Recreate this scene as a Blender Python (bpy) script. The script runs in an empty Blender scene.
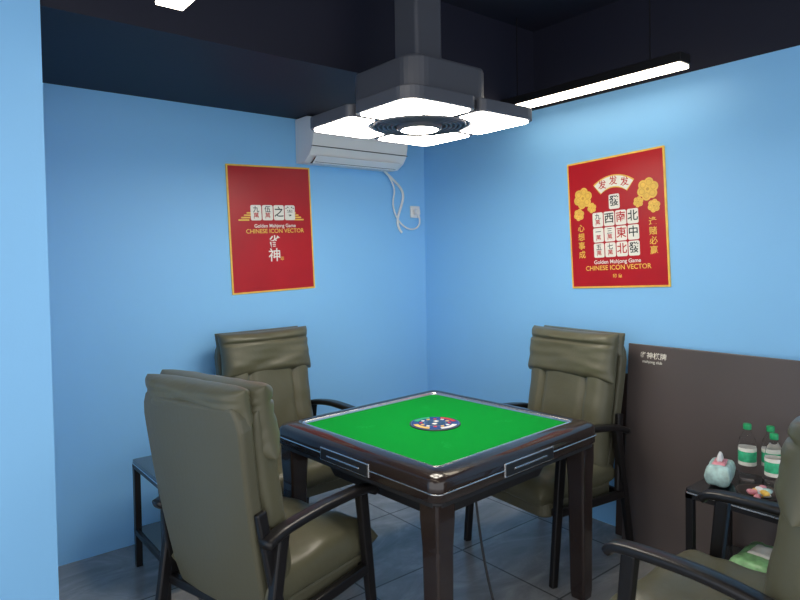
import bpy, bmesh, math, random
from mathutils import Vector, Matrix, Euler, noise
random.seed(3)
R=math.radians
S=bpy.context.scene
try: S.view_settings.view_transform='Standard'
except Exception as e: print(e)

# ------------------------------------------------------------ materials
def mat(name,col,rough=.5,metal=0.,emit=None,es=0.,trans=0.,ior=1.45,bump=0.,bscale=60.,var=0.,vscale=4.,coat=0.,spec=.5):
    m=bpy.data.materials.new(name); m.use_nodes=True
    nt=m.node_tree; b=nt.nodes['Principled BSDF']
    b.inputs['Base Color'].default_value=(*col,1); b.inputs['Roughness'].default_value=rough
    b.inputs['Metallic'].default_value=metal; b.inputs['Transmission Weight'].default_value=trans
    b.inputs['IOR'].default_value=ior; b.inputs['Coat Weight'].default_value=coat
    b.inputs['Specular IOR Level'].default_value=spec
    if emit: b.inputs['Emission Color'].default_value=(*emit,1); b.inputs['Emission Strength'].default_value=es
    tc=nt.nodes.new('ShaderNodeTexCoord')
    if bump:
        n=nt.nodes.new('ShaderNodeTexNoise'); n.inputs['Scale'].default_value=bscale; n.inputs['Detail'].default_value=4
        bp=nt.nodes.new('ShaderNodeBump'); bp.inputs['Strength'].default_value=bump; bp.inputs['Distance'].default_value=.01
        nt.links.new(tc.outputs['Object'],n.inputs['Vector']); nt.links.new(n.outputs['Fac'],bp.inputs['Height']); nt.links.new(bp.outputs['Normal'],b.inputs['Normal'])
    if var:
        n=nt.nodes.new('ShaderNodeTexNoise'); n.inputs['Scale'].default_value=vscale; n.inputs['Detail'].default_value=5
        r=nt.nodes.new('ShaderNodeValToRGB')
        r.color_ramp.elements[0].position=.3; r.color_ramp.elements[1].position=.7
        r.color_ramp.elements[0].color=(*[c*(1-var) for c in col],1)
        r.color_ramp.elements[1].color=(*[min(1,c*(1+var)) for c in col],1)
        nt.links.new(tc.outputs['Object'],n.inputs['Vector']); nt.links.new(n.outputs['Fac'],r.inputs['Fac']); nt.links.new(r.outputs['Color'],b.inputs['Base Color'])
    return m
M_blue=mat('blue_wall_paint',(.25,.57,.94),.5,var=.02,vscale=1.5,bump=.04,bscale=120)
M_navy=mat('navy_ceiling_paint',(.006,.007,.020),.6,bump=.05,bscale=80)
M_leather=mat('olive_leather',(.104,.100,.062),.38,bump=.10,bscale=45,var=.06,vscale=5)
M_leather2=mat('olive_leather_shell',(.096,.092,.060),.40,bump=.06,bscale=90)
M_blk=mat('black_metal',(.012,.011,.012),.32,metal=.2,bump=.02)
M_rim=mat('bronze_black_lacquer',(.026,.017,.015),.20,coat=.35,bump=.01)
M_sil=mat('brushed_silver',(.65,.66,.68),.25,metal=.9,bump=.02)
M_dark=mat('dark_plastic',(.02,.02,.022),.45,bump=.03)
M_grey=mat('lamp_gunmetal',(.075,.08,.098),.4,metal=.2,bump=.02)
M_white=mat('white_plastic',(.80,.80,.80),.35,bump=.02)
M_glow=mat('lamp_diffuser',(1,1,1),.5,emit=(1,.92,.80),es=23)
M_glow2=mat('tube_diffuser',(1,1,1),.5,emit=(1,.88,.68),es=9)
M_red=mat('poster_red',(.45,.006,.012),.35,var=.12,vscale=3)
M_gold=mat('poster_gold',(.85,.53,.09),.4,var=.1,vscale=30)
M_tile=mat('tile_cream',(.85,.82,.74),.4,var=.03)
M_tred=mat('ink_red',(.5,.01,.01),.5,var=.05)
M_tgrn=mat('ink_black',(.02,.03,.03),.5,var=.05)
M_dgold=mat('dark_gold_print',(.62,.32,.05),.5,var=.1)  # darker gold print for petal lines and flower eyes
M_board=mat('brown_laminate',(.095,.078,.076),.35,var=.06,vscale=2,bump=.03)
M_board2=mat('dark_brown_laminate',(.05,.032,.028),.5,var=.1,vscale=3)
M_bluep=mat('dial_blue',(.03,.06,.20),.25,var=.1)
M_pink=mat('pack_pink',(.75,.30,.35),.45,var=.15,vscale=40)
M_teal=mat('pack_teal',(.42,.60,.58),.4,var=.35,vscale=30)
M_capg=mat('cap_green',(.02,.36,.13),.35,var=.05)
M_label=mat('label_green',(.05,.48,.24),.35,var=.25,vscale=60)
M_bag=mat('bag_green',(.22,.45,.20),.35,var=.4,vscale=25,bump=.3,bscale=20)
M_pet=mat('clear_pet',(.98,.99,1.),.03,trans=1.,ior=1.08)
M_glass=mat('smoked_glass',(.02,.022,.025),.06,coat=.5)
M_felt=mat('green_felt',(.002,.27,.032),.95,bump=.2,bscale=600,var=.10,vscale=250,spec=.1)
M_felt2=mat('felt_print',(.01,.34,.06),.95,var=.05,spec=.1)
def floor_mat():
    m=bpy.data.materials.new('grey_stone_tile'); m.use_nodes=True; nt=m.node_tree; b=nt.nodes['Principled BSDF']; L=nt.links.new
    tc=nt.nodes.new('ShaderNodeTexCoord'); mp=nt.nodes.new('ShaderNodeMapping'); mp.inputs['Location'].default_value=(.2,.15,0)
    br=nt.nodes.new('ShaderNodeTexBrick'); br.offset=0; br.inputs['Scale'].default_value=1; br.inputs['Brick Width'].default_value=.6; br.inputs['Row Height'].default_value=.6
    br.inputs['Mortar Size'].default_value=.005; br.inputs['Mortar Smooth'].default_value=.2
    br.inputs['Color1'].default_value=(1,1,1,1); br.inputs['Color2'].default_value=(.85,.85,.85,1); br.inputs['Mortar'].default_value=(.35,.35,.35,1)
    n=nt.nodes.new('ShaderNodeTexNoise'); n.inputs['Scale'].default_value=2.2; n.inputs['Detail'].default_value=9; n.inputs['Distortion'].default_value=1.2; n.inputs['Roughness'].default_value=.65
    mp2=nt.nodes.new('ShaderNodeMapping'); mp2.inputs['Scale'].default_value=(1,2.2,1); mp2.inputs['Rotation'].default_value=(0,0,.6)
    r=nt.nodes.new('ShaderNodeValToRGB'); e=r.color_ramp.elements
    e[0].position=.3; e[0].color=(.22,.22,.225,1); e[1].position=.75; e[1].color=(.52,.51,.50,1)
    x=e.new(.52); x.color=(.32,.32,.32,1)
    mx=nt.nodes.new('ShaderNodeMixRGB'); mx.blend_type='MULTIPLY'; mx.inputs[0].default_value=1
    L(tc.outputs['Object'],mp.inputs['Vector']); L(mp.outputs['Vector'],br.inputs['Vector']); L(tc.outputs['Object'],mp2.inputs['Vector']); L(mp2.outputs['Vector'],n.inputs['Vector'])
    L(n.outputs['Fac'],r.inputs['Fac']); L(r.outputs['Color'],mx.inputs[1]); L(br.outputs['Color'],mx.inputs[2]); L(mx.outputs['Color'],b.inputs['Base Color'])
    b.inputs['Roughness'].default_value=.25
    return m
M_floor=floor_mat()

# ------------------------------------------------------------ helpers
I4=Matrix.Identity(4)
def link(o): S.collection.objects.link(o); return o
def empty(name,M=I4):
    o=bpy.data.objects.new(name,None); o.empty_display_size=.1; link(o); o.matrix_world=M; return o
def obj(name,bm,m,parent=None,M=I4,smooth=False,bev=0,seg=2,sub=0):
    bmesh.ops.recalc_face_normals(bm,faces=bm.faces)
    me=bpy.data.meshes.new(name); bm.to_mesh(me); bm.free()
    if isinstance(m,(list,tuple)):
        for k in m: me.materials.append(k)
    else: me.materials.append(m)
    if smooth:
        for p in me.polygons: p.use_smooth=True
    o=bpy.data.objects.new(name,me); link(o)
    if parent: o.parent=parent
    o.matrix_local=M
    if bev:
        b=o.modifiers.new('b','BEVEL'); b.width=bev; b.segments=seg; b.limit_method='ANGLE'; b.angle_limit=R(35)
    if sub:
        s=o.modifiers.new('s','SUBSURF'); s.levels=sub; s.render_levels=sub
    return o
def box(name,x0,x1,y0,y1,z0,z1,m,parent=None,M=I4,bev=0):
    bm=bmesh.new(); bmesh.ops.create_cube(bm,size=1)
    for v in bm.verts: v.co=Vector(((x0+x1)/2+v.co.x*(x1-x0),(y0+y1)/2+v.co.y*(y1-y0),(z0+z1)/2+v.co.z*(z1-z0)))
    return obj(name,bm,m,parent,M,bev=bev)
def prism(name,pts,z0,z1,m,parent=None,M=I4,bev=0,smooth=False):
    bm=bmesh.new(); lo=[bm.verts.new((x,y,z0)) for x,y in pts]
    if z1==z0: bm.faces.new(lo); return obj(name,bm,m,parent,M)
    hi=[bm.verts.new((x,y,z1)) for x,y in pts]; n=len(pts)
    bm.faces.new(lo); bm.faces.new(hi)
    for i in range(n): bm.faces.new((lo[i],lo[(i+1)%n],hi[(i+1)%n],hi[i]))
    return obj(name,bm,m,parent,M,bev=bev,smooth=smooth)
def rrect(w,h,r,n=5,cx=0,cy=0):
    p=[]
    for sx,sy,a0 in ((1,1,0),(-1,1,90),(-1,-1,180),(1,-1,270)):
        for i in range(n+1):
            a=R(a0+90*i/n); p.append((cx+sx*(w/2-r)+r*math.cos(a),cy+sy*(h/2-r)+r*math.sin(a)))
    return p
def circ(r,n=32,cx=0,cy=0): return [(cx+r*math.cos(2*math.pi*i/n),cy+r*math.sin(2*math.pi*i/n)) for i in range(n)]
def loops(name,L,m,parent=None,M=I4,smooth=True,cap0=False,cap1=False,bev=0):
    bm=bmesh.new(); V=[[bm.verts.new(p) for p in l] for l in L]; n=len(L[0])
    for a,b in zip(V,V[1:]):
        for i in range(n): bm.faces.new((a[i],a[(i+1)%n],b[(i+1)%n],b[i]))
    if cap0: bm.faces.new(V[0])
    if cap1: bm.faces.new(V[-1])
    return obj(name,bm,m,parent,M,smooth=smooth,bev=bev)
def lathe(name,prof,m,parent=None,M=I4,n=32,cap0=True,cap1=True):
    return loops(name,[[(r*math.cos(2*math.pi*i/n),r*math.sin(2*math.pi*i/n),z) for i in range(n)] for r,z in prof],m,parent,M,True,cap0,cap1)
def bar(name,p,q,w,h,m,parent=None,bev=.006,taper=1.,side=Vector((0,1,0))):
    p=Vector(p);q=Vector(q);d=(q-p).normalized(); s=(side-d*side.dot(d)).normalized(); t=d.cross(s)
    bm=bmesh.new(); V=[]
    for c,k in ((p,1),(q,taper)):
        V.append([bm.verts.new(c+s*(a*w/2*k)+t*(b*h/2*k)) for a,b in ((1,1),(-1,1),(-1,-1),(1,-1))])
    bm.faces.new(V[0]); bm.faces.new(V[1])
    for i in range(4): bm.faces.new((V[0][i],V[0][(i+1)%4],V[1][(i+1)%4],V[1][i]))
    return obj(name,bm,m,parent,bev=bev)
def sweepxz(name,pts,y0,w,h,m,parent):
    P=[Vector((x,0,z)) for x,z in pts]
    Q=[]
    for i in range(len(P)-1):
        p0=P[max(i-1,0)];p1=P[i];p2=P[i+1];p3=P[min(i+2,len(P)-1)]
        for k in range(5):
            t=k/5; Q.append(.5*((2*p1)+(p2-p0)*t+(2*p0-5*p1+4*p2-p3)*t*t+(-p0+3*p1-3*p2+p3)*t**3))
    Q.append(P[-1]); L=[]
    for i,q in enumerate(Q):
        d=(Q[min(i+1,len(Q)-1)]-Q[max(i-1,0)]).normalized(); nrm=Vector((-d.z,0,d.x))
        L.append([tuple(q+Vector((0,y0+a,0))+nrm*b) for a,b in rrect(w,h,h*.4,3)])
    return loops(name,L,m,parent,smooth=True,cap0=True,cap1=True)
def puff(name,lx,ly,t,m,parent,M,pinch=.03,wr=.006,seams=(),seed=0,n=44,flat=.35,p=6):
    bm=bmesh.new(); G={}
    for s in (1,-1):
        for i in range(n+1):
            for j in range(n+1):
                if s==-1 and (i in(0,n) or j in(0,n)): G[s,i,j]=G[1,i,j]; continue
                u=math.sin((i/n-.5)*math.pi); v=math.sin((j/n-.5)*math.pi)
                k=((1-abs(u)**p)*(1-abs(v)**p)); k=max(k,0)**.5
                th=t/2*k
                for a,c,wd,dp in seams:
                    q=(u if a=='u' else v)-c; th*=1-dp*math.exp(-(q/wd)**2)
                x=u*lx/2*(1-pinch*(1-v*v)); y=v*ly/2*(1-pinch*(1-u*u))
                nz=noise.noise(Vector((u*1.4+seed,v*1.4,s*3+seed)))*wr*k
                nz+=noise.noise(Vector((u*3.5+seed,v*2.0+seed,s*3)))*wr*.45*k
                e=max(abs(u),abs(v))
                nz+=math.sin((v if abs(u)>abs(v) else u)*15+seed)*wr*.5*max(0,e-.55)*k
                z=s*(th*(1 if s==1 else flat))+nz
                G[s,i,j]=bm.verts.new((x,y,z))
    for s in (1,-1):
        for i in range(n):
            for j in range(n):
                bm.faces.new((G[s,i,j],G[s,i+1,j],G[s,i+1,j+1],G[s,i,j+1]))
    return obj(name,bm,m,parent,M,smooth=True)
def tube(name,pts,r,m,parent=None):
    c=bpy.data.curves.new(name,'CURVE'); c.dimensions='3D'; c.bevel_depth=r; c.bevel_resolution=3; c.resolution_u=8
    s=c.splines.new('NURBS'); s.points.add(len(pts)-1); s.use_endpoint_u=True; s.order_u=4
    for a,b in zip(s.points,pts): a.co=(*b,1)
    c.materials.append(m); o=bpy.data.objects.new(name,c); link(o)
    if parent: o.parent=parent
    return o
def text(name,s,size,x,y,z,m,parent,sx=1.):
    c=bpy.data.curves.new(name,'FONT'); c.body=s; c.size=size; c.align_x='CENTER'; c.align_y='CENTER'; c.materials.append(m); c.offset=size*.012
    o=bpy.data.objects.new(name,c); link(o); o.parent=parent; o.location=(x,y,z); o.scale=(sx,1,1); return o

# ------------------------------------------------------------ room
XB,YA,ZP,ZC=3.03,3.44,2.38,2.85
box('floor',-2.6,XB+.12,-1.8,YA+.12,-.1,0,M_floor)
box('ceiling',-2.6,XB+.12,-1.8,YA+.12,ZC,ZC+.1,M_navy)
box('wall_back',.40,XB+.12,YA,YA+.12,0,ZP,M_blue)
box('wall_back_upper',.40,XB+.12,YA,YA+.12,ZP,ZC,M_navy)
box('wall_right',XB,XB+.12,-1.8,YA,0,ZP,M_blue)
box('wall_right_upper',XB,XB+.12,-1.8,YA,ZP,ZC,M_navy)
box('wall_left',-2.6,.40,2.40,YA+.12,0,ZC,M_blue)
box('ceiling_soffit',.40,XB,2.42,YA,ZP,ZC,M_navy)

# ------------------------------------------------------------ armchairs
def armchair(x,y,deg,seed,dz=0.,recl=0.):
    E=empty('armchair',Matrix.Translation((x,y,0))@Matrix.Rotation(R(deg),4,'Z'))
    puff('seat_cushion',.56,.54,.17,M_leather,E,Matrix.Translation((.01,0,.405)),pinch=.015,wr=.014,seed=seed,flat=.8,p=8)
    prism('seat_base',rrect(.50,.52,.05),.30,.37,M_leather2,E,bev=.01)
    b=Vector((-.235,0,.33)); t=Vector((-.355-recl,0,1.05)); up=(t-b).normalized(); fr=up.cross(Vector((0,-1,0))).normalized()
    if fr.x<0: fr=-fr
    def F(c,dn):
        o=b+up*c+fr*dn; Y=fr.cross(up)
        return Matrix(((up.x,Y.x,fr.x,o.x),(up.y,Y.y,fr.y,o.y),(up.z,Y.z,fr.z,o.z),(0,0,0,1)))
    L=(t-b).length
    bm=bmesh.new(); n=18; V={}
    for s in (0,1):
        for i in range(n+1):
            for j in range(n+1):
                u=i/n; v=j/n*2-1
                cr=1-.12*max(0,(u-.88)/.12)**2-.06*max(0,(.1-u)/.1)
                w=(.240+.028*u)*cr
                z=-.045*(1-s)+.03*s - .012*math.sin(u*math.pi)+ .02*v*v*(1-s) 
                V[s,i,j]=bm.verts.new((u*L-L/2,v*w,z))
    for i in range(n):
        for j in range(n):
            for s in (0,1): bm.faces.new((V[s,i,j],V[s,i+1,j],V[s,i+1,j+1],V[s,i,j+1]))
    for i in range(n):
        for j in (0,n): bm.faces.new((V[0,i,j],V[0,i+1,j],V[1,i+1,j],V[1,i,j])); bm.faces.new((V[0,j,i],V[0,j,i+1],V[1,j,i+1],V[1,j,i]))
    o=obj('back_shell',bm,M_leather2,E,F(L/2,0),smooth=False,bev=.014,seg=3)
    SM=(('v',.52,.035,.45),('v',-.52,.035,.45))
    puff('back_cushion',.62,.52,.18,M_leather,E,F(.385,.055),pinch=.015,wr=.013,seams=SM,seed=seed+1,flat=.5,p=8)
    puff('head_cushion',.25,.56,.15,M_leather,E,F(L-.085,.083),pinch=.045,wr=.014,seams=(('u',.50,.05,.30),),seed=seed+2,flat=.7,p=7)
    puff('head_roll',.12,.53,.115,M_leather,E,F(L-.012,.015),pinch=.02,wr=.010,seed=seed+3,flat=.9,p=5)
    for s in (1,-1):
        y0=.292*s
        sweepxz('armrest',[(-.31,.605+dz*.5),(-.22,.628+dz*.7),(-.05,.640+dz),(.12,.638+dz),(.21,.628+dz),(.235,.608+dz)],y0,.055,.03,M_blk,E)
        bar('leg_front',(.165,y0,.625+dz),(.235,y0,0),.034,.045,M_blk,E,taper=.8)
        bar('leg_rear',(-.235,y0,.62+dz*.7),(-.345,y0,0),.034,.045,M_blk,E,taper=.8)
        bar('side_rail',(.20,y0,.33),(-.28,y0,.31),.028,.04,M_blk,E)
        bar('back_bracket',(-.245,y0,.33),(-.30,.262*s,.70),.024,.04,M_blk,E)
    bar('front_rail',(.19,-.29,.325),(.19,.29,.325),.03,.035,M_blk,E,side=Vector((1,0,0)))
    bar('rear_rail',(-.26,-.29,.315),(-.26,.29,.315),.03,.035,M_blk,E,side=Vector((1,0,0)))
    return E
armchair(1.09,2.13,15,1)
armchair(1.62,2.95,-88,7,.035)
armchair(2.51,2.00,176,13,.03)
armchair(1.88,.78,90,21,.03)

# ------------------------------------------------------------ mahjong table
TC=(1.822,2.022)
T=empty('mahjong_table',Matrix.Translation((TC[0],TC[1],0))@Matrix.Rotation(R(3.2),4,'Z')@Matrix.Diagonal((1.03,1.03,1.02,1)))
prof=[(.478,.665),(.490,.675),(.490,.738),(.482,.750),(.462,.758),(.432,.764),(.420,.762),(.412,.755),(.410,.740)]
loops('rim',[[(a,b,z) for a,b in rrect(2*r,2*r,.03+(r-.41)*.2,5)] for r,z in prof],M_rim,T)
loops('rim_trim',[[(a,b,z) for a,b in rrect(2*r,2*r,.035,5)] for r,z in ((.4895,.700),(.4925,.701),(.4925,.704),(.4895,.705))],M_sil,T)
loops('inner_trim',[[(a,b,z) for a,b in rrect(2*r,2*r,.025,5)] for r,z in ((.415,.7535),(.4135,.7625),(.4095,.7615),(.4075,.75))],M_sil,T)
prism('playing_surface',rrect(.826,.826,.02),.735,.749,M_felt,T)
prism('apron',rrect(.955,.955,.03),.652,.735,M_dark,T)
loops('machine_body',[[(a,b,z) for a,b in rrect(2*r,2*r,.03,4)] for r,z in ((.29,.52),(.32,.53),(.345,.60),(.35,.655))],M_dark,T,smooth=False,cap0=True)
for sx in (1,-1):
    for sy in (1,-1):
        lx,ly=.432*sx,.432*sy
        loops('leg',[[(a+lx,b+ly,z) for a,b in rrect(w,w,.01,3)] for w,z in ((.064,0),(.07,.03),(.078,.5),(.088,.60),(.088,.66))],M_rim,T,smooth=False,cap0=True,cap1=True)
for k in range(4):
    A=Matrix.Rotation(R(90*k),4,'Z')
    box('drawer_frame',-.15,.15,.486,.494,.676,.728,M_sil,T,A,bev=.003)
    box('drawer_slot',-.145,.145,.49,.4965,.680,.724,M_dark,T,A,bev=.003)
    box('drawer_pull',-.10,.10,.494,.500,.698,.705,M_sil,T,A,bev=.002)
    box('tile_gate',-.26,.26,.385,.3865,.7485,.7495,M_felt2,T,A)
    for i in range(5): prism('felt_leaf',rrect(.034-.003*i,.004,.002,2),.7489,.7493,M_felt2,T,A@Matrix.Translation((.22,-.20,0))@Matrix.Rotation(i*.5,4,'Z')@Matrix.Translation((.035,0,0)))
D=[('dial_base',.110,.749,.752,M_dark),('dial_ring',.104,.752,.7532,M_sil),('dial_blue',.101,.7532,.7540,M_bluep)]
for nme,r,z0,z1,m in D: prism(nme,circ(r,48),z0,z1,m,T)
for k in range(4):
    a=k*math.pi/2
    arcp=[(.096*math.cos(a+t*.1-.5),.096*math.sin(a+t*.1-.5)) for t in range(11)]+[(.076*math.cos(a+t*.1-.5),.076*math.sin(a+t*.1-.5)) for t in range(10,-1,-1)]
    prism('wind_sector',arcp,.754,.7550,(M_tred,M_capg,M_gold,M_tile)[k],T)
for k in range(12):
    a=k*math.pi/6+.26
    prism('dial_button',rrect(.014,.014,.003,2),.754,.7554,(M_tile,M_tred,M_gold)[k%3],T,Matrix.Rotation(a,4,'Z')@Matrix.Translation((.061,0,0)))
prism('dice_ring',circ(.048,32),.754,.7552,M_sil,T)
prism('dice_window',circ(.045,32),.7545,.7556,M_glass,T)
for dx,dy in ((.018,.012),(-.015,-.012)): prism('die',rrect(.019,.019,.003,2,dx,dy),.7556,.7563,M_tile,T)

tube('power_cable',[(1.78,1.74,.54),(1.77,1.70,.3),(1.80,1.64,.05),(1.76,1.56,.006),(1.68,1.5,.006),(1.62,1.42,.006)],.005,M_dark)
tube('floor_cable',[(1.45,2.0,.006),(1.50,1.86,.006),(1.62,1.84,.006),(1.60,1.72,.006),(1.48,1.72,.006),(1.44,1.62,.006)],.005,M_dark)

# ------------------------------------------------------------ pendant lamp
LP=empty('pendant_lamp',Matrix.Translation((1.775,2.04,2.07)))
def quad(g,o,Rr,rc):
    p=[]
    s=math.sqrt(Rr*Rr-g*g)
    def arc(cx,cy,a0,a1,r): return [(cx+r*math.cos(R(a0+(a1-a0)*i/6)),cy+r*math.sin(R(a0+(a1-a0)*i/6))) for i in range(7)]
    p+=[(s,g)]+arc(o-rc*.5,g+rc*.5,-90,0,rc*.5)+arc(o-rc,o-rc,0,90,rc)+arc(g+rc*.5,o-rc*.5,90,180,rc*.5)
    a1=math.atan2(s,g); a0=math.atan2(g,s)
    p+=[(Rr*math.cos(a1+(a0-a1)*i/10),Rr*math.sin(a1+(a0-a1)*i/10)) for i in range(0,10)]
    return p
for k in range(4):
    A=Matrix.Rotation(R(90*k),4,'Z')
    prism('panel_housing',quad(.010,.36,.208,.07),0,.05,M_grey,LP,A,bev=.004)
    prism('panel_diffuser',quad(.024,.344,.226,.056),-.004,.002,M_glow,LP,A)
prism('fan_plate',circ(.212,56),.006,.05,M_grey,LP)
for r in (.200,.180,.160,.140,.120):
    lathe('fan_ring',[(r-.006,.008),(r-.005,-.006),(r+.002,-.006),(r+.003,.008)],M_grey,LP,cap0=False,cap1=False,n=56)
lathe('fan_hub',[(.100,.008),(.098,-.014),(.080,-.020)],M_grey,LP,n=40,cap0=False,cap1=False)
prism('hub_light',circ(.081,40),-.020,.0,M_glow,LP)
prism('upper_housing',rrect(.44,.44,.08,6),.055,.225,M_grey,LP,bev=.012)
prism('collar',rrect(.21,.21,.02,4),.225,.255,M_grey,LP,bev=.004)
prism('stem',rrect(.15,.15,.015,3),.255,ZC-2.07,M_grey,LP)
def linear(x,y0,y1,z,wires):
    E=empty('linear_pendant_lamp',Matrix.Translation((x,(y0+y1)/2,z))); h=(y1-y0)/2
    box('housing',-.045,.045,-h,h,.006,.050,M_blk,E,bev=.003)
    box('diffuser',-.045,.045,-h+.008,h-.008,-.010,.006,M_glow2,E,bev=.003)
    for w in wires: bar('hanger',(0,w,.045),(0,w,ZC-z),.004,.004,M_blk,E,bev=0,side=Vector((1,0,0)))
linear(2.77,1.36,2.50,2.345,(-.40,.40))
linear(.72,-.6,2.08,2.345,(-1.2,1.25))
linear(-1.2,-.6,2.08,2.345,(-1.2,1.25))  # added lamp, never in view, brightens the room

# ------------------------------------------------------------ air conditioner
AC=empty('air_conditioner',Matrix.Translation((1.96,YA,2.10)))
pr=[(0,.0),(-.10,-.0),(-.165,.035),(-.20,.08),(-.215,.15),(-.212,.22),(-.19,.262),(-.14,.275),(0,.275)]
AM=Matrix(((0,0,1,0),(1,0,0,0),(0,1,0,0),(0,0,0,1)))
prism('body',pr,0,.74,M_white,AC,AM,bev=.004)
box('vent_slot',.05,.68,-.150,-.09,-.003,.045,M_dark,AC)
bar('louvre',(.04,-.162,.012),(.69,-.162,.012),.07,.006,M_white,AC,bev=.002,side=Vector((0,-.8,.6)))
box('panel_seam',.0,.74,-.2085,-.19,.083,.087,M_dark,AC)
SK=empty('wall_socket',Matrix.Translation((2.93,YA,1.83)))
box('plate',-.043,.043,-.012,0,-.043,.043,M_white,SK,bev=.004)
box('plug',-.02,.02,-.045,-.012,-.022,.018,M_white,SK,bev=.005)
W=empty('air_conditioner_cable')
tube('cord',[(2.62,3.40,2.12),(2.76,3.42,2.0),(2.70,3.42,1.92),(2.74,3.425,1.78),(2.84,3.425,1.70),(2.94,3.42,1.70),(2.97,3.41,1.76),(2.93,3.40,1.82)],.006,M_white,W)
tube('drain_hose',[(2.60,3.40,2.12),(2.74,3.425,2.04),(2.84,3.43,1.98),(2.80,3.43,1.86),(2.74,3.43,1.74),(2.80,3.43,1.68)],.009,M_white,W)

# ------------------------------------------------------------ posters
def tile(E,x,y,w,h,s,m,fs=None):
    prism('tile',rrect(w,h,w*.14,3,x,y),.0085,.0095,M_tile,E)
    if len(s)==1: text('tile_mark',s,(fs or w*.95),x,y,.0100,m,E)
    else:
        text('tile_mark',s[0],h*.45,x,y+h*.2,.0100,M_tgrn,E); text('tile_mark',s[1],h*.42,x,y-h*.22,.0100,M_tred,E)
def poster(M,w,h):
    E=empty('poster',M)
    prism('gold_frame',rrect(w,h,.003,2),0,.007,M_gold,E)
    prism('print',rrect(w-.020,h-.020,.002,2),.007,.008,M_red,E)
    return E
def flower(E,x,y,s):
    for k in range(6):
        a=k*math.pi/3+.3; r=.42*s; px,py=x+.55*s*math.cos(a),y+.55*s*math.sin(a)
        prism('petal',circ(r,18,px,py),.0082,.00825+.00005*k,M_gold,E)
        prism('petal_line',circ(r*.62,14,px,py),.0087,.0088,M_dgold,E)
        prism('petal_inner',circ(r*.52,14,px,py),.0089,.0090,M_gold,E)
    prism('flower_core',circ(.30*s,16,x,y),.0091,.0092,M_gold,E)
    prism('flower_eye',circ(.14*s,12,x,y),.0093,.0094,M_dgold,E)
P1=poster(Matrix.Translation((1.785,YA-.001,1.69))@Matrix.Rotation(R(90),4,'X')@Matrix.Rotation(R(1.8),4,'Z'),.56,.765)
for i,s in enumerate(('九萬','伍萬','之','尊')): tile(P1,-.105+i*.076,.098,.070,.092,s,M_tgrn)
for sx in (-1,1):
    for k in range(4): prism('cloud_band',rrect(.07-.012*k,.009,.004,3,sx*(.185-.012*k),.055+.014*k),.0082,.0088,M_gold,P1)
text('caption','Golden Mahjong Game',.030,.02,.018,.009,M_tile,P1)
text('caption','CHINESE ICON VECTOR',.036,.02,-.014,.009,M_gold,P1)
text('calligraphy','雀',.085,.01,-.085,.009,M_tile,P1)
text('calligraphy','神',.085,.005,-.165,.009,M_tile,P1)
text('seal','印',.025,.055,-.185,.009,M_gold,P1)
P2=poster(Matrix.Translation((XB-.001,1.875,1.675))@Matrix.Rotation(R(-90),4,'Z')@Matrix.Rotation(R(90),4,'X')@Matrix.Rotation(R(2.4),4,'Z'),.585,.715)
fan=[(.20*math.sin(R(a))*1.0,.055+.20*math.cos(R(a))*1.0) for a in range(-38,39,4)]
fan+= [(.130*math.sin(R(a)),.055+.130*math.cos(R(a))) for a in range(38,-39,-4)]
prism('fan_banner',fan,.0095,.0100,M_gold,P2)
fan2=[(x*.95,.055+(y-.055)*s) for (x,y),s in zip(fan,[.965]*20+[1.05]*20)]
prism('fan_panel',fan2,.0100,.0102,M_tile,P2)
for a in (-24,0,24): text('banner_mark','发',.05,.165*math.sin(R(a)),.055+.165*math.cos(R(a)),.0105,M_tred,P2)
tile(P2,0,.110,.064,.080,'發',M_tgrn)
grid=['九萬','西','南','北','一萬','三萬','東','中','五萬','七萬','北','發']
for i in range(12):
    r,c=divmod(i,4); tile(P2,-.105+c*.070,.020-r*.085,.064,.079,grid[i],(M_tred,M_tgrn)[i%2])
for sx in (-1,1):
    flower(P2,sx*.195,.150,.062); flower(P2,sx*.225,.060,.036); flower(P2,sx*.140,.090,.030)
for k,(a,b) in enumerate(zip('心想事成','逢赌必赢')):
    text('motto',a,.045,-.215,-.02-.05*k,.009,M_gold,P2); text('motto',b,.045,.215,-.02-.05*k,.009,M_gold,P2)
text('caption','Golden Mahjong Game',.030,0,-.215,.009,M_tile,P2)
text('caption','CHINESE ICON VECTOR',.036,0,-.248,.009,M_gold,P2)
text('seal','印 章',.025,0,-.295,.009,M_gold,P2)

# ------------------------------------------------------------ leaning boards
def board(name,y0,y1,Lh,th,xb,ang,m,z=0):
    M=Matrix.Translation((xb,0,z))@Matrix.Rotation(R(ang),4,'Y')
    E=empty(name,M); box('panel',-th,0,y0,y1,0,Lh,m,E,bev=.003); return E
B1=board('table_cover_board',.76,1.775,1.03,.02,2.915,4.6,M_board,z=.002)
for i,s in enumerate('雀神棋牌'):
    c=text('logo',s,.035,0,0,0,M_tile,B1); c.matrix_local=Matrix.Translation((-.0212,1.69-.036*i,.975))@Matrix.Rotation(R(-90),4,'Z')@Matrix.Rotation(R(90),4,'X')
c=text('logo','mahjong club',.02,0,0,0,M_tile,B1); c.matrix_local=Matrix.Translation((-.0212,1.64,.945))@Matrix.Rotation(R(-90),4,'Z')@Matrix.Rotation(R(90),4,'X')
board('folded_panel',1.2,1.84,.86,.02,2.960,3.8,M_board2,z=.002)

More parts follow.
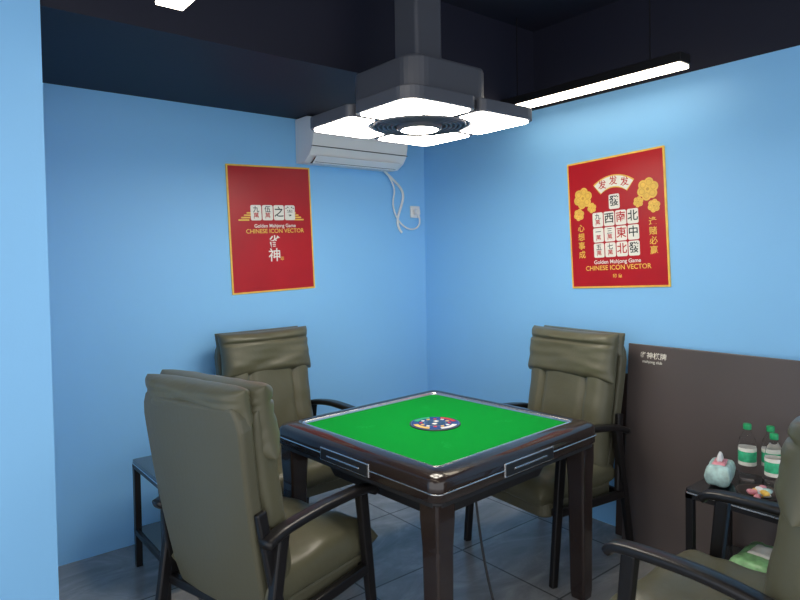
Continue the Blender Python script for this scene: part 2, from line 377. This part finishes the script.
# ------------------------------------------------------------ side tables
def side_table(x0,x1,y0,y1,h):
    cx,cy=(x0+x1)/2,(y0+y1)/2; w,d=(x1-x0),(y1-y0)
    E=empty('side_table',Matrix.Translation((cx,cy,0)))
    for sx in (1,-1):
        for sy in (1,-1): box('leg',sx*(w/2-.015)-.015,sx*(w/2-.015)+.015,sy*(d/2-.015)-.015,sy*(d/2-.015)+.015,0,h-.02,M_blk,E,bev=.002)
    for z in (h-.04,.16):
        box('rail_a',-w/2,w/2,-d/2,-d/2+.025,z,z+.025,M_blk,E); box('rail_b',-w/2,w/2,d/2-.025,d/2,z,z+.025,M_blk,E)
        box('rail_c',-w/2,-w/2+.025,-d/2,d/2,z,z+.025,M_blk,E); box('rail_d',w/2-.025,w/2,-d/2,d/2,z,z+.025,M_blk,E)
    prism('top',rrect(w,d,.01,3),h-.016,h,M_glass,E,bev=.002)
    prism('top_edge',rrect(w+.004,d+.004,.01,3),h-.02,h-.014,M_sil,E)
    prism('shelf',rrect(w-.03,d-.03,.01,3),.178,.19,M_glass,E)
    return E
side_table(.87,1.24,2.76,3.20,.53)
side_table(2.50,2.875,.78,1.24,.53)
def bottle(x,y,z,s=1.):
    E=empty('water_bottle',Matrix.Translation((x,y,z))@Matrix.Scale(s,4))
    lathe('bottle_body',[(.002,.004),(.024,.0),(.031,.006),(.032,.03),(.030,.05),(.0325,.07),(.0325,.13),(.031,.15),(.027,.172),(.016,.192),(.0125,.200),(.0125,.210)],M_pet,E,n=28)
    lathe('label',[(.0329,.065),(.0333,.068),(.0333,.132),(.0329,.135)],M_tile,E,n=28,cap0=False,cap1=False)
    lathe('label_band',[(.0334,.080),(.0336,.081),(.0336,.120),(.0334,.121)],M_label,E,n=28,cap0=False,cap1=False)
    lathe('cap',[(.0145,.207),(.0152,.209),(.0152,.226),(.0138,.229),(.002,.229)],M_capg,E,n=24)
bottle(2.78,1.11,.5305,1.05); bottle(2.72,.985,.5305,1.03); bottle(2.835,1.04,.5305,1.02); bottle(2.80,.94,.5305,1.05)
TP=empty('tissue_pack',Matrix.Translation((2.65,1.165,.538))@Matrix.Rotation(R(15),4,'Z'))
puff('pack',.17,.095,.085,M_teal,TP,Matrix.Translation((0,0,.042)),pinch=.03,wr=.006,flat=1,p=8,n=20)
puff('flap',.09,.05,.02,M_pink,TP,Matrix.Translation((0,0,.083)),pinch=.03,wr=.004,flat=1,p=6,n=12)
loops('tissue',[[(r*math.cos(a)*(1+.25*math.sin(3*a)),.5*r*math.sin(a)*(1+.3*math.cos(2*a)),z) for a in [2*math.pi*i/20 for i in range(20)]] for r,z in ((.02,.085),(.03,.10),(.022,.115),(.012,.125))],M_white,TP,cap1=True)
TR=empty('snack_tray',Matrix.Translation((2.590,.99,.531)))
lathe('dish',[(.05,.0),(.070,.006),(.078,.03),(.083,.032),(.079,.028),(.064,.010),(.01,.008)],M_board2,TR,n=36)
for k in range(14):
    a=random.random()*6.28; r=random.random()*.045
    puff('snack',.035,.022,.018,(M_gold,M_pink,M_white,M_teal)[k%4],TR,Matrix.Translation((r*math.cos(a),r*math.sin(a),.02+.010*(k%3)))@Matrix.Rotation(a,4,'Z'),flat=1,n=8,wr=.001)
SB=empty('snack_bag',Matrix.Translation((2.66,1.0,.196)))
puff('bag',.26,.19,.10,M_bag,SB,Matrix.Translation((0,0,.050)),pinch=.05,wr=.012,flat=.9,p=6,n=24)
puff('bag_label',.10,.09,.02,M_tile,SB,Matrix.Translation((0,0,.100)),flat=1,n=12)

# ------------------------------------------------------------ light
w=bpy.data.worlds.new('World'); S.world=w; w.use_nodes=True
bg=w.node_tree.nodes['Background']; bg.inputs[0].default_value=(.95,.97,1,1); bg.inputs[1].default_value=1.9
# ------------------------------------------------------------ camera
cam=bpy.data.cameras.new('cam'); co=bpy.data.objects.new('camera',cam); link(co); S.camera=co
cam.sensor_width=36; cam.lens=36*620/800; cam.clip_start=.05; cam.shift_y=-26/800
co.matrix_world=Matrix.Translation((0,0,1.5))@Matrix.Rotation(R(-39),4,'Z')@Matrix.Rotation(R(88.5),4,'X')@Matrix.Rotation(R(-1),4,'Z')
